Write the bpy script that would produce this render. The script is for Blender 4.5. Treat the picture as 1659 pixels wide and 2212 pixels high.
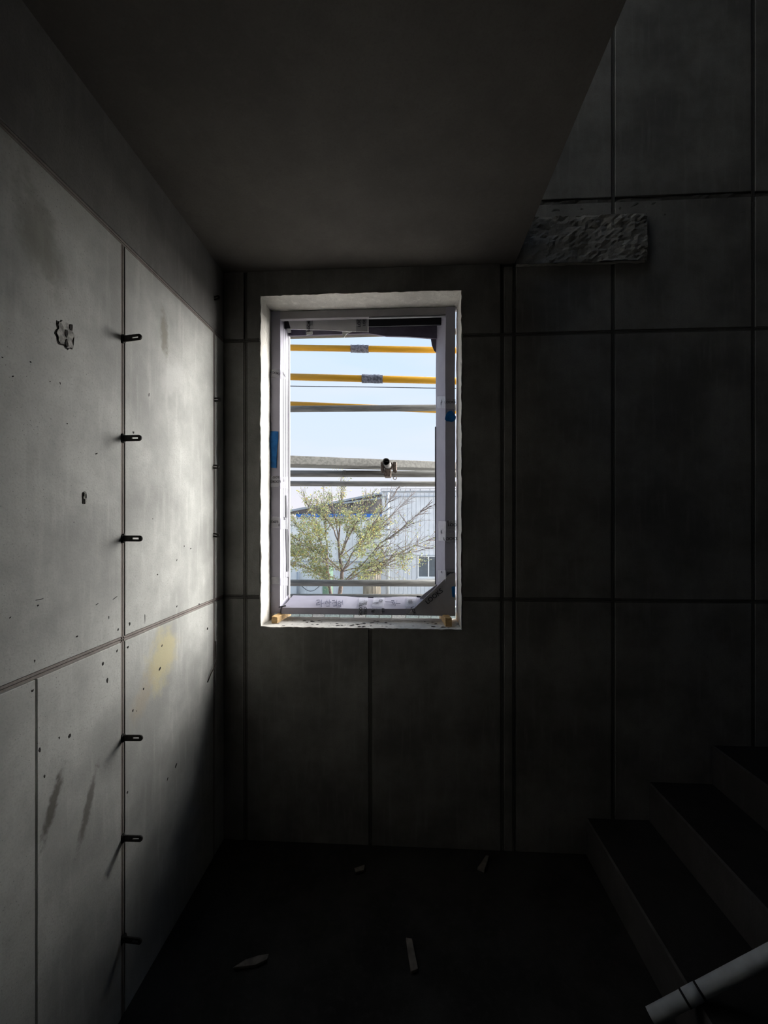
import bpy, bmesh, math, random
from mathutils import Vector, Matrix, noise as mnoise

random.seed(7)
scene = bpy.context.scene
C = scene.collection
for o in list(bpy.data.objects):
    bpy.data.objects.remove(o)

# ------------------------------------------------------------------ camera
F, TH, YH, CD, EYE = 903.4, 0.0537, 1122.6, 1.9195, 1.5
cam_d = bpy.data.cameras.new('camera')
cam = bpy.data.objects.new('camera', cam_d)
C.objects.link(cam)
cam.location = (0, -CD, EYE)
cam.rotation_euler = (math.pi / 2, 0, TH)
cam_d.sensor_fit = 'HORIZONTAL'
cam_d.sensor_width = 36
cam_d.lens = F / 1659 * 36
cam_d.shift_y = (YH - 1106) / 1659
cam_d.clip_start = 0.02
cam_d.clip_end = 500
scene.camera = cam

# ------------------------------------------------------------------ sky, sun, exposure
world = bpy.data.worlds.new('sky')
scene.world = world
world.use_nodes = True
wn, wl = world.node_tree.nodes, world.node_tree.links
wn.clear()
w_out = wn.new('ShaderNodeOutputWorld')
w_bg = wn.new('ShaderNodeBackground')
w_tc = wn.new('ShaderNodeTexCoord')
w_sep = wn.new('ShaderNodeSeparateXYZ')
w_ramp = wn.new('ShaderNodeValToRGB')
w_map = wn.new('ShaderNodeMapping')
w_map.inputs['Scale'].default_value = (1.5, 1.5, 9)
w_noise = wn.new('ShaderNodeTexNoise')
w_noise.inputs['Scale'].default_value = 2.2
w_noise.inputs['Detail'].default_value = 2
w_nr = wn.new('ShaderNodeValToRGB')
w_mix = wn.new('ShaderNodeMixRGB')
w_mix.inputs['Color2'].default_value = (0.80, 0.83, 0.90, 1)
w_nr.color_ramp.elements[0].position = 0.45
w_nr.color_ramp.elements[1].position = 0.8
w_nr.color_ramp.elements[1].color = (0.5, 0.5, 0.5, 1)
e = w_ramp.color_ramp.elements
e[0].position = 0.0
e[0].color = (0.88, 0.84, 0.90, 1)
e[1].position = 1.0
e[1].color = (0.42, 0.62, 0.95, 1)
for p, c in ((0.07, (0.80, 0.82, 0.90)), (0.16, (0.70, 0.80, 0.95)), (0.45, (0.60, 0.77, 1.0))):
    k = e.new(p)
    k.color = (*c, 1)
wl.new(w_tc.outputs['Generated'], w_sep.inputs[0])
wl.new(w_sep.outputs['Z'], w_ramp.inputs[0])
wl.new(w_tc.outputs['Generated'], w_map.inputs[0])
wl.new(w_map.outputs[0], w_noise.inputs['Vector'])
wl.new(w_noise.outputs['Fac'], w_nr.inputs[0])
wl.new(w_nr.outputs[0], w_mix.inputs['Fac'])
wl.new(w_ramp.outputs[0], w_mix.inputs['Color1'])
wl.new(w_mix.outputs[0], w_bg.inputs['Color'])
wl.new(w_bg.outputs[0], w_out.inputs[0])
w_bg.inputs['Strength'].default_value = 1.1

sun_d = bpy.data.lights.new('hazy_sun', 'SUN')
sun_d.energy = 23.0
sun_d.angle = math.radians(67)
sun_d.color = (1.0, 0.97, 0.93)
sun = bpy.data.objects.new('hazy_sun', sun_d)
C.objects.link(sun)
SUN_AZ, SUN_EL = math.radians(26), math.radians(17)      # azimuth from +x towards +y
sdir = Vector((math.cos(SUN_EL) * math.cos(SUN_AZ), math.cos(SUN_EL) * math.sin(SUN_AZ), math.sin(SUN_EL)))
sun.rotation_euler = sdir.to_track_quat('Z', 'Y').to_euler()
sun.location = (6, 6, 6)

vs = scene.view_settings
vs.view_transform = 'Standard'
vs.look = 'None'
vs.gamma = 1
vs.use_curve_mapping = False
vs.exposure = 0.0
scene.cycles.use_denoising = True
scene.cycles.adaptive_threshold = 0.15
scene.cycles.adaptive_min_samples = 24
scene.cycles.max_bounces = 7
scene.cycles.diffuse_bounces = 4
scene.cycles.glossy_bounces = 2
scene.cycles.sample_clamp_indirect = 6

# ------------------------------------------------------------------ helpers
CT, ST = math.cos(TH), math.sin(TH)


def ray(px, py):
    """direction of the line of sight to a photograph pixel (world space)"""
    u, v = (px - 829.5) / F, (YH - py) / F
    return Vector((u * CT - ST, u * ST + CT, v))


EYEP = Vector((0, -CD, EYE))


def at(px, py, Y):
    r = ray(px, py)
    return EYEP + r * ((Y + CD) / r.y)


def at_x(px, py, X):
    r = ray(px, py)
    return EYEP + r * (X / r.x)


def at_plane(px, py, p0, n):
    r = ray(px, py)
    return EYEP + r * ((p0 - EYEP).dot(n) / r.dot(n))


def tag(o, label=None, cat=None, group=None, kind=None):
    if label:
        o['label'] = label
    if cat:
        o['category'] = cat
    if group:
        o['group'] = group
    if kind:
        o['kind'] = kind
    return o


def empty(name, loc=(0, 0, 0), **kw):
    o = bpy.data.objects.new(name, None)
    C.objects.link(o)
    o.location = loc
    o.empty_display_size = 0.1
    return tag(o, **kw)


def link(name, me, mat, parent=None, smooth=False):
    o = bpy.data.objects.new(name, me)
    C.objects.link(o)
    if mat is not None and not me.materials:
        me.materials.append(mat)
    if parent is not None:
        o.parent = parent
        o.matrix_parent_inverse = Matrix.Translation(-world_loc(parent))
    if smooth:
        for p in me.polygons:
            p.use_smooth = True
    return o


def world_loc(o):
    # empties stand at a thing's base; every mesh that has sub-parts keeps its origin at the world's
    return o.location.copy() if o.type == 'EMPTY' else Vector((0, 0, 0))


def bm_mesh(name, bm):
    me = bpy.data.meshes.new(name)
    bmesh.ops.recalc_face_normals(bm, faces=bm.faces)
    bm.to_mesh(me)
    bm.free()
    return me


def add_box(bm, lo, hi, bevel=0.0):
    lo, hi = Vector(lo), Vector(hi)
    vsn = [bm.verts.new((x, y, z)) for x in (lo.x, hi.x) for y in (lo.y, hi.y) for z in (lo.z, hi.z)]
    fs = [(0, 1, 3, 2), (4, 6, 7, 5), (0, 4, 5, 1), (2, 3, 7, 6), (0, 2, 6, 4), (1, 5, 7, 3)]
    ff = [bm.faces.new([vsn[i] for i in f]) for f in fs]
    if bevel > 0:
        ed = list({ee for f in ff for ee in f.edges})
        bmesh.ops.bevel(bm, geom=ed, offset=bevel, segments=1, affect='EDGES', profile=0.5)


def box(name, lo, hi, mat, parent=None, bevel=0.0):
    bm = bmesh.new()
    add_box(bm, lo, hi, bevel)
    return link(name, bm_mesh(name, bm), mat, parent)


def add_prism(bm, pts, off, bevel=0.0):
    """polygon (list of Vector) extruded by the vector off"""
    a = [bm.verts.new(p) for p in pts]
    b = [bm.verts.new(Vector(p) + Vector(off)) for p in pts]
    n = len(a)
    f = [bm.faces.new(a), bm.faces.new(list(reversed(b)))]
    for i in range(n):
        f.append(bm.faces.new([a[i], b[i], b[(i + 1) % n], a[(i + 1) % n]]))
    if bevel > 0:
        ed = list({ee for q in f for ee in q.edges})
        bmesh.ops.bevel(bm, geom=ed, offset=bevel, segments=1, affect='EDGES', profile=0.5)


def prism(name, pts, off, mat, parent=None, bevel=0.0):
    bm = bmesh.new()
    add_prism(bm, pts, off, bevel)
    return link(name, bm_mesh(name, bm), mat, parent)


def add_tube(bm, pts, radii, seg=12, cap=True):
    pts = [Vector(p) for p in pts]
    if not isinstance(radii, (list, tuple)):
        radii = [radii] * len(pts)
    rings = []
    up = None
    for i, p in enumerate(pts):
        d = (pts[min(i + 1, len(pts) - 1)] - pts[max(i - 1, 0)]).normalized()
        if up is None:
            up = Vector((0, 0, 1)) if abs(d.z) < 0.9 else Vector((1, 0, 0))
        s = d.cross(up).normalized()
        up = s.cross(d).normalized()
        rings.append([bm.verts.new(p + (s * math.cos(2 * math.pi * k / seg) + up * math.sin(2 * math.pi * k / seg)) * radii[i])
                      for k in range(seg)])
    for i in range(len(rings) - 1):
        for k in range(seg):
            bm.faces.new([rings[i][k], rings[i][(k + 1) % seg], rings[i + 1][(k + 1) % seg], rings[i + 1][k]])
    if cap:
        bm.faces.new(rings[0])
        bm.faces.new(list(reversed(rings[-1])))


def tube(name, pts, radii, mat, parent=None, seg=12, smooth=True):
    bm = bmesh.new()
    add_tube(bm, pts, radii, seg)
    o = link(name, bm_mesh(name, bm), mat, parent)
    if smooth:
        for p in o.data.polygons:
            p.use_smooth = len(p.vertices) == 4
    return o


def pipe(name, a, b, r_out, r_in, mat, parent=None, seg=20):
    """open-ended hollow pipe from a to b"""
    a, b = Vector(a), Vector(b)
    d = (b - a).normalized()
    up = Vector((0, 0, 1)) if abs(d.z) < 0.9 else Vector((1, 0, 0))
    s = d.cross(up).normalized()
    t = s.cross(d).normalized()
    bm = bmesh.new()
    R = []
    for p, r in ((a, r_out), (b, r_out), (b, r_in), (a, r_in)):
        R.append([bm.verts.new(p + (s * math.cos(2 * math.pi * k / seg) + t * math.sin(2 * math.pi * k / seg)) * r) for k in range(seg)])
    for i in range(4):
        A, B = R[i], R[(i + 1) % 4]
        for k in range(seg):
            f = bm.faces.new([A[k], A[(k + 1) % seg], B[(k + 1) % seg], B[k]])
            f.smooth = i in (0, 2)
    return link(name, bm_mesh(name, bm), mat, parent)


# ------------------------------------------------------------------ materials
def new_mat(name):
    m = bpy.data.materials.new(name)
    m.use_nodes = True
    nt = m.node_tree
    nt.nodes.clear()
    out = nt.nodes.new('ShaderNodeOutputMaterial')
    b = nt.nodes.new('ShaderNodeBsdfPrincipled')
    nt.links.new(b.outputs[0], out.inputs[0])
    return m, nt, b


def nmath(nt, op, a, b=None, c=None, clamp=False):
    n = nt.nodes.new('ShaderNodeMath')
    n.operation = op
    n.use_clamp = clamp
    for i, v in enumerate((a, b, c)):
        if v is None:
            continue
        if isinstance(v, (int, float)):
            n.inputs[i].default_value = v
        else:
            nt.links.new(v, n.inputs[i])
    return n.outputs[0]


def nmix(nt, fac, a, b, blend='MIX'):
    n = nt.nodes.new('ShaderNodeMixRGB')
    n.blend_type = blend
    for i, v in enumerate((fac, a, b)):
        if isinstance(v, (int, float)):
            n.inputs[i].default_value = v
        elif isinstance(v, (tuple, list)):
            n.inputs[i].default_value = (*v, 1)
        else:
            nt.links.new(v, n.inputs[i])
    return n.outputs[0]


def nnoise(nt, vec, scale, detail=4, rough=0.55, stretch=None):
    if stretch:
        mp = nt.nodes.new('ShaderNodeMapping')
        mp.inputs['Scale'].default_value = stretch
        nt.links.new(vec, mp.inputs[0])
        vec = mp.outputs[0]
    n = nt.nodes.new('ShaderNodeTexNoise')
    n.inputs['Scale'].default_value = scale
    n.inputs['Detail'].default_value = detail
    n.inputs['Roughness'].default_value = rough
    nt.links.new(vec, n.inputs['Vector'])
    return n.outputs['Fac']


def nramp(nt, fac, lo, hi, invert=False):
    n = nt.nodes.new('ShaderNodeMapRange')
    n.interpolation_type = 'SMOOTHSTEP'
    n.inputs['From Min'].default_value = lo
    n.inputs['From Max'].default_value = hi
    n.inputs['To Min'].default_value = 1.0 if invert else 0.0
    n.inputs['To Max'].default_value = 0.0 if invert else 1.0
    nt.links.new(fac, n.inputs['Value'])
    return n.outputs[0]


def concrete(name, base, dark=0.72, light=1.15, rough=0.75, specks=0.5, bump=0.25, stains=(), streak=0.25, spec=0.3, coarse=3.0):
    m, nt, b = new_mat(name)
    g = nt.nodes.new('ShaderNodeNewGeometry')
    pos = g.outputs['Position']
    big = nnoise(nt, pos, coarse, 4, 0.6)
    mid = nnoise(nt, pos, 17, 3, 0.65)
    fine = nnoise(nt, pos, 160, 1, 0.6)
    stk = nnoise(nt, pos, 6, 2, 0.6, (6, 6, 0.7))
    c = nmix(nt, nramp(nt, big, 0.3, 0.72), tuple(x * dark for x in base), tuple(min(1, x * light) for x in base))
    c = nmix(nt, nmath(nt, 'MULTIPLY', nramp(nt, mid, 0.45, 0.75), 0.3), c, tuple(x * 0.7 for x in base))
    c = nmix(nt, nmath(nt, 'MULTIPLY', nramp(nt, stk, 0.5, 0.75), streak), c, tuple(x * 1.5 for x in base))
    c = nmix(nt, nmath(nt, 'MULTIPLY', nramp(nt, fine, 0.45, 0.75), 0.22), c, tuple(x * 0.55 for x in base))
    if specks > 0:
        v = nt.nodes.new('ShaderNodeTexVoronoi')
        v.inputs['Scale'].default_value = 110
        nt.links.new(pos, v.inputs['Vector'])
        dot = nramp(nt, v.outputs['Distance'], 0.05, 0.17, True)
        rnd = nt.nodes.new('ShaderNodeSeparateColor')
        nt.links.new(v.outputs['Color'], rnd.inputs[0])
        sel = nramp(nt, rnd.outputs[0], 0.78, 0.84)
        zone = nramp(nt, big, 0.45, 0.62)
        dk = nmath(nt, 'MULTIPLY', nmath(nt, 'MULTIPLY', dot, sel), nmath(nt, 'MULTIPLY', zone, specks))
        c = nmix(nt, dk, c, (0.03, 0.028, 0.025))
    if stains:
        torn = {q: nmath(nt, 'MULTIPLY', nmath(nt, 'SUBTRACT', nnoise(nt, pos, q, 3, 0.7), 0.5), 1.6) for q in (14, 34)}
    for (cy, cz, ry, rz, ang, col, amt, sc) in stains:
        mp = nt.nodes.new('ShaderNodeMapping')
        mp.vector_type = 'TEXTURE'
        mp.inputs['Location'].default_value = (0, cy, cz)
        mp.inputs['Rotation'].default_value = (ang, 0, 0)
        mp.inputs['Scale'].default_value = (1e3, ry, rz)
        nt.links.new(pos, mp.inputs[0])
        ln = nt.nodes.new('ShaderNodeVectorMath')
        ln.operation = 'LENGTH'
        nt.links.new(mp.outputs[0], ln.inputs[0])
        d = nmath(nt, 'ADD', ln.outputs['Value'], torn[14 if sc < 25 else 34])
        c = nmix(nt, nmath(nt, 'MULTIPLY', nramp(nt, d, 0.35, 1.1, True), amt), c, col)
    nt.links.new(c, b.inputs['Base Color'])
    b.inputs['Roughness'].default_value = rough
    b.inputs['Specular IOR Level'].default_value = spec
    bp = nt.nodes.new('ShaderNodeBump')
    bp.inputs['Strength'].default_value = bump
    bp.inputs['Distance'].default_value = 0.004
    h = nmath(nt, 'ADD', nmath(nt, 'MULTIPLY', mid, 0.8), nmath(nt, 'MULTIPLY', fine, 0.35))
    nt.links.new(h, bp.inputs['Height'])
    nt.links.new(bp.outputs[0], b.inputs['Normal'])
    return m


def plain(name, col, rough=0.6, metallic=0.0, var=0.2, scale=30, spec=0.4, bump=0.0, stretch=None, coords='Object'):
    m, nt, b = new_mat(name)
    t = nt.nodes.new('ShaderNodeTexCoord')
    n = nnoise(nt, t.outputs[coords], scale, 2, 0.6, stretch)
    c = nmix(nt, nramp(nt, n, 0.3, 0.7), tuple(x * (1 - var) for x in col), tuple(min(1, x * (1 + var)) for x in col))
    nt.links.new(c, b.inputs['Base Color'])
    b.inputs['Roughness'].default_value = rough
    b.inputs['Metallic'].default_value = metallic
    b.inputs['Specular IOR Level'].default_value = spec
    if bump > 0:
        bp = nt.nodes.new('ShaderNodeBump')
        bp.inputs['Strength'].default_value = bump
        bp.inputs['Distance'].default_value = 0.003
        nt.links.new(n, bp.inputs['Height'])
        nt.links.new(bp.outputs[0], b.inputs['Normal'])
    return m


XL = -0.856
YEL, BRN = (0.50, 0.45, 0.26), (0.10, 0.09, 0.075)


def stain(px, py, ry, rz, ang, col, amt, sc=14):
    p = at_x(px, py, XL)
    return (p.y, p.z, ry, rz, ang, col, amt, sc)


M = {}
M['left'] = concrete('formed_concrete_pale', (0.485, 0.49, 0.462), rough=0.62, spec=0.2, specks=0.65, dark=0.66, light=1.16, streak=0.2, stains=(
    stain(352, 1420, 0.10, 0.13, -0.5, YEL, 0.75),
    stain(310, 1500, 0.05, 0.10, -0.6, (0.40, 0.33, 0.22), 0.4),
    stain(355, 720, 0.03, 0.10, 0.1, (0.20, 0.19, 0.14), 0.7, 40),
    stain(115, 1735, 0.018, 0.10, -0.35, BRN, 0.8, 30),
    stain(190, 1745, 0.018, 0.12, -0.35, BRN, 0.7, 30),
    stain(90, 520, 0.07, 0.14, 0.3, (0.2, 0.19, 0.15), 0.5, 12),
    stain(375, 820, 0.12, 0.06, 0.6, (0.62, 0.62, 0.60), 0.35, 20),
), bump=0.2)
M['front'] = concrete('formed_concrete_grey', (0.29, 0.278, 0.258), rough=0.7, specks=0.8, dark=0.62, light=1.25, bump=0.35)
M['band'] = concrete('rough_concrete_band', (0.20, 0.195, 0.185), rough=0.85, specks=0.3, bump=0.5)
M['patch'] = concrete('rough_patch_concrete', (0.36, 0.34, 0.31), rough=0.9, specks=0.3, bump=1.0)
M['sillm'] = concrete('sunlit_sill_mortar', (0.86, 0.85, 0.81), rough=0.85, specks=1.0, bump=0.6, dark=0.85, light=1.0, spec=0.2)  # whitish mortar, lightened to stand in for sun on the sill
M['tread'] = concrete('shaded_tread', (0.035, 0.033, 0.032), rough=0.95, specks=0.2, bump=0.6, spec=0.1)  # step tops darkened in colour for the shade on the treads
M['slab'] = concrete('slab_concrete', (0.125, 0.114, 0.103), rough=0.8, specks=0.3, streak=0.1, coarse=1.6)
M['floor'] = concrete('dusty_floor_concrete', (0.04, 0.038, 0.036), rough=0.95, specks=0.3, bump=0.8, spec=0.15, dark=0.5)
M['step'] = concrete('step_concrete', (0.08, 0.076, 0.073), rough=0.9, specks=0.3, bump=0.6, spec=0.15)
M['reveal'] = concrete('reveal_mortar', (0.68, 0.66, 0.61), rough=0.85, specks=1.0, bump=0.7, dark=0.7, spec=0.2)
M['joint'] = concrete('stained_joint', (0.27, 0.24, 0.22), rough=0.85, specks=0.0, bump=0.6)
M['joint_dark'] = concrete('dark_joint', (0.15, 0.142, 0.13), rough=0.9, specks=0.0, bump=0.6)
M['core'] = concrete('joint_groove', (0.05, 0.045, 0.04), rough=0.95, specks=0.0)
M['pit'] = plain('dark_painted_pit', (0.035, 0.033, 0.03), 0.95, scale=200, bump=0.8)  # pit discs: darkness of the holes put into the colour
M['chip'] = plain('broken_concrete', (0.38, 0.375, 0.35), 0.95, scale=70, var=0.45, bump=1.0)
M['steel'] = plain('dark_tie_steel', (0.035, 0.032, 0.03), 0.6, 0.6, scale=80, var=0.4)
M['wire'] = plain('rusty_wire', (0.06, 0.045, 0.035), 0.7, 0.5)
M['board'] = plain('protective_board', (0.285, 0.275, 0.33), 0.65, var=0.05, scale=12)
M['board_grey'] = plain('protective_board_grey', (0.30, 0.285, 0.30), 0.7, var=0.06, scale=12)
M['flap'] = plain('white_cardboard', (0.66, 0.65, 0.67), 0.7, var=0.05, scale=12)
M['film'] = plain('purple_film_frame', (0.16, 0.14, 0.19), 0.45, var=0.15, scale=20)
M['gasket'] = plain('black_channel', (0.012, 0.012, 0.018), 0.6)
M['frame_alu'] = plain('grey_frame_edge', (0.24, 0.24, 0.26), 0.45, 0.2, var=0.06)
M['ink'] = plain('black_print', (0.012, 0.012, 0.016), 0.7, var=0.05)
M['ink_soft'] = plain('pen_ink', (0.06, 0.06, 0.11), 0.7, var=0.05)
M['blue'] = plain('blue_tape_plastic', (0.008, 0.10, 0.30), 0.5, var=0.25, scale=40, spec=0.15)
M['wood'] = plain('pine_shim', (0.50, 0.33, 0.15), 0.7, var=0.3, scale=20, stretch=(1, 6, 6))
M['galv'] = plain('galvanised_tube', (0.17, 0.17, 0.158), 0.75, 0.0, var=0.25, scale=25, stretch=(0.3, 3, 3))
M['galv_dark'] = plain('weathered_steel', (0.20, 0.195, 0.185), 0.7, 0.2, var=0.35, scale=40)
M['yellow'] = plain('yellow_scaffold_paint', (0.55, 0.285, 0.006), 0.45, var=0.15, scale=14, stretch=(0.2, 2, 2))
M['sleeve'] = plain('grey_foam_sleeve', (0.16, 0.17, 0.21), 0.95, var=0.5, scale=70, bump=1.0)
M['cable'] = plain('black_cable', (0.03, 0.035, 0.04), 0.6)
M['coupler'] = plain('old_coupler_iron', (0.15, 0.12, 0.10), 0.6, 0.5, var=0.4, scale=60)
M['pvc'] = plain('grey_pvc', (0.62, 0.65, 0.68), 0.45, var=0.12, scale=18)
M['scrap'] = plain('scrap_wood', (0.17, 0.15, 0.13), 0.8, var=0.25, scale=30)
M['clad'] = plain('pale_grey_cladding', (0.82, 0.84, 0.86), 0.5, var=0.05, scale=1.5)
M['clad_trim'] = plain('grey_trim', (0.42, 0.46, 0.50), 0.5, var=0.08)
M['white'] = plain('white_metal', (0.86, 0.88, 0.88), 0.5, var=0.04, scale=2)
M['pane'] = plain('grey_window_glass', (0.10, 0.13, 0.16), 0.15, var=0.15, scale=2, spec=0.6)
M['factory'] = plain('pale_factory_wall', (0.90, 0.91, 0.89), 0.6, var=0.06, scale=1)
M['gable'] = plain('dark_gable_sheet', (0.20, 0.185, 0.18), 0.8, var=0.3, scale=3)
M['roofedge'] = plain('grey_roof_edge', (0.40, 0.44, 0.48), 0.5, var=0.12)
M['bluegutter'] = plain('blue_gutter', (0.05, 0.20, 0.62), 0.45, var=0.12, scale=3)
M['tank'] = plain('brown_tank', (0.34, 0.29, 0.22), 0.6, var=0.35, scale=3, stretch=(4, 4, 0.3))
M['black'] = plain('black_hole', (0.012, 0.012, 0.012), 0.8)
M['green'] = plain('green_drum', (0.16, 0.26, 0.18), 0.6)
M['block'] = plain('weathered_block', (0.36, 0.40, 0.36), 0.9, var=0.3, scale=9, bump=0.5, coords='Generated')
M['block_b'] = plain('weathered_block_warm', (0.44, 0.42, 0.38), 0.9, var=0.3, scale=9, bump=0.5, coords='Generated')
M['ground'] = plain('yard_ground', (0.36, 0.34, 0.30), 0.95, var=0.2, scale=0.6)
M['bark'] = plain('grey_brown_bark', (0.17, 0.135, 0.12), 0.9, var=0.35, scale=12)

# clear packing tape
m, nt, b = new_mat('clear_tape')
b.inputs['Base Color'].default_value = (0.5, 0.5, 0.54, 1)
b.inputs['Roughness'].default_value = 0.2
b.inputs['Alpha'].default_value = 0.28
tn = nnoise(nt, nt.nodes.new('ShaderNodeTexCoord').outputs['Object'], 90, 3)
bp = nt.nodes.new('ShaderNodeBump')
bp.inputs['Strength'].default_value = 0.9
nt.links.new(tn, bp.inputs['Height'])
nt.links.new(bp.outputs[0], b.inputs['Normal'])
M['tape'] = m

# leaves: colour differs from leaf to leaf
m, nt, b = new_mat('autumn_leaf')
g = nt.nodes.new('ShaderNodeNewGeometry')
r = nt.nodes.new('ShaderNodeValToRGB')
r.color_ramp.interpolation = 'CONSTANT'
el = r.color_ramp.elements
el[0].position, el[0].color = 0, (0.17, 0.21, 0.11, 1)
el[1].position, el[1].color = 0.3, (0.26, 0.30, 0.15, 1)
for p, c in ((0.55, (0.34, 0.36, 0.19)), (0.78, (0.44, 0.40, 0.12)), (0.9, (0.30, 0.22, 0.08)), (0.993, (0.42, 0.14, 0.06))):
    k = el.new(p)
    k.color = (*c, 1)
nt.links.new(g.outputs['Random Per Island'], r.inputs[0])
nt.links.new(r.outputs[0], b.inputs['Base Color'])
b.inputs['Roughness'].default_value = 0.6
tr = nt.nodes.new('ShaderNodeBsdfTranslucent')
nt.links.new(r.outputs[0], tr.inputs['Color'])
mx = nt.nodes.new('ShaderNodeMixShader')
mx.inputs[0].default_value = 0.55
nt.links.new(b.outputs[0], mx.inputs[1])
nt.links.new(tr.outputs[0], mx.inputs[2])
nt.links.new(mx.outputs[0], nt.nodes['Material Output'].inputs[0])
M['leaf'] = m

# ------------------------------------------------------------------ room shell
XR, YB = 3.4, -4.2                 # right and back walls
ZC, ZS, ZT = 2.66, 2.90, 5.70      # ceiling, upper floor level, roof
SLAB_X = 0.49                      # ceiling slab edge over the stairs
WX0, WX1, WZ0, WZ1 = -0.680, 0.251, 1.0, 2.545   # window opening
ZJ1, ZJ2 = 1.139, 2.339            # horizontal formwork joints
PT = 0.012                         # panels stand this far proud of the groove bottom
HJ = 0.0085                        # half of a joint

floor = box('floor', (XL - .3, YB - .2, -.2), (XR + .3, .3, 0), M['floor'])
tag(floor, 'dark dusty concrete floor', None, kind='structure')


def ragged_face(bm, o, du, dv, nu, nv, amp, n, seed, keep=()):
    """grid from corner o spanned by du, dv, roughened along n"""
    du, dv, n = Vector(du), Vector(dv), Vector(n)
    V = []
    for i in range(nu + 1):
        row = []
        for j in range(nv + 1):
            p = Vector(o) + du * (i / nu) + dv * (j / nv)
            a = mnoise.noise(p * 23 + Vector((seed, 0, 0))) * 0.6 + mnoise.noise(p * 70 + Vector((0, seed, 0))) * 0.4
            row.append(bm.verts.new(p + n * (a * amp)))
        V.append(row)
    for i in range(nu):
        for j in range(nv):
            bm.faces.new([V[i][j], V[i + 1][j], V[i + 1][j + 1], V[i][j + 1]])


# front wall: solid core with the opening, 20 cm thick
WT = 0.20
bm = bmesh.new()
X0, X1 = XL - .3, XR + .3
add_box(bm, (X0, PT, -.2), (WX0, WT, ZT))
add_box(bm, (WX1, PT, -.2), (X1, WT, ZT))
add_box(bm, (WX0, PT, -.2), (WX1, WT, WZ0))
add_box(bm, (WX0, PT, WZ1), (WX1, WT, ZS + .3))
add_box(bm, (WX0, PT, ZS + 2.6), (WX1, WT, ZT))  # leaves an unseen upper opening, made tall to light the stair wall
wall_front = link('wall_front', bm_mesh('wall_front', bm), M['joint_dark'])
tag(wall_front, 'dark formed concrete wall holding the window opening', kind='structure')

box_side = {}


def strip_v(parent, wall, a, z0, z1, mat, w=0.0066):
    """two thin vertical fins that fill a vertical joint"""
    for s in (-1, 1):
        c = a + s * 0.0041
        w2 = w / 2 * 0.9
        if wall == 'front':
            box('joint_fin', (c - w2, 0.0022, z0), (c + w2, PT + .002, z1), mat, parent)
        else:
            box('joint_fin', (XL - PT - .002, c - w2, z0), (XL - 0.0022, c + w2, z1), mat, parent)


def strip_h(parent, wall, z, a0, a1, mat, w=0.0066):
    for s in (-1, 1):
        c = z + s * 0.0041
        w2 = w / 2 * 0.9
        if wall == 'front':
            box('joint_fin', (a0, 0.0022, c - w2), (a1, PT + .002, c + w2), mat, parent)
        else:
            box('joint_fin', (XL - PT - .002, a0, c - w2), (XL - 0.0022, a1, c + w2), mat, parent)


def fpanel(pts, mat='front', parent=wall_front):
    prism('concrete_panel', [Vector((x, 0, z)) for x, z in pts], (0, PT + .001, 0), M[mat], parent, 0.0015)


def frect(x0, x1, z0, z1, **k):
    fpanel([(x0, z0), (x1, z0), (x1, z1), (x0, z1)], **k)


j = HJ
FV = [-0.753, 0.433, 0.487, 0.922, 1.52, 2.12, 2.72]     # vertical joints of the front wall
o_ = 0.004                                               # ragged lip round the opening
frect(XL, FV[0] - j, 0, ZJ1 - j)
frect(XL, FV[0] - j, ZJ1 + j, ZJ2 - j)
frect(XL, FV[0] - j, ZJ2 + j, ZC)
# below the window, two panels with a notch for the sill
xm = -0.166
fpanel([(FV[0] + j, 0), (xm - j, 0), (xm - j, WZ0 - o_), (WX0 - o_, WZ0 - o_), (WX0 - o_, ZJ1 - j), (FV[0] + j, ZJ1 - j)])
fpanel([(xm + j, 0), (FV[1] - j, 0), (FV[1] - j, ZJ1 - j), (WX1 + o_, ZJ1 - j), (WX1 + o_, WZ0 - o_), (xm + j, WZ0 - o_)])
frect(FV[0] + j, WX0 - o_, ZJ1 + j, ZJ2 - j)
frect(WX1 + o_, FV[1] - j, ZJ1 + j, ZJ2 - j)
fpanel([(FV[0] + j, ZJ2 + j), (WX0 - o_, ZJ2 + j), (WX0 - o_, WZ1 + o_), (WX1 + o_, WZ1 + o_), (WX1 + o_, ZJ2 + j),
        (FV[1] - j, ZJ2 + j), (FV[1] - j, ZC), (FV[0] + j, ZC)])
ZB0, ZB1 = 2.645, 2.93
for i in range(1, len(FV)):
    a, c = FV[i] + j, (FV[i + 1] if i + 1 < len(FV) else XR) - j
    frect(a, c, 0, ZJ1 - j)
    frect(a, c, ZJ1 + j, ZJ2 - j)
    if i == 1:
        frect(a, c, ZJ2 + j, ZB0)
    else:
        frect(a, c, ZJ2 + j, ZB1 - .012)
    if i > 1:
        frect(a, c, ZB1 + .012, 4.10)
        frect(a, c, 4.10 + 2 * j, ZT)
for a in FV:
    strip_v(wall_front, 'front', a, 0, ZJ2 if a in FV[:2] else ZT - .01, M['joint_dark'])
strip_v(wall_front, 'front', xm, 0, WZ0 - .01, M['joint_dark'])
for z in (ZJ1, ZJ2):
    strip_h(wall_front, 'front', z, XL, WX0 - .005, M['joint_dark'])
    strip_h(wall_front, 'front', z, WX1 + .005, XR, M['joint_dark'])

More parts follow.
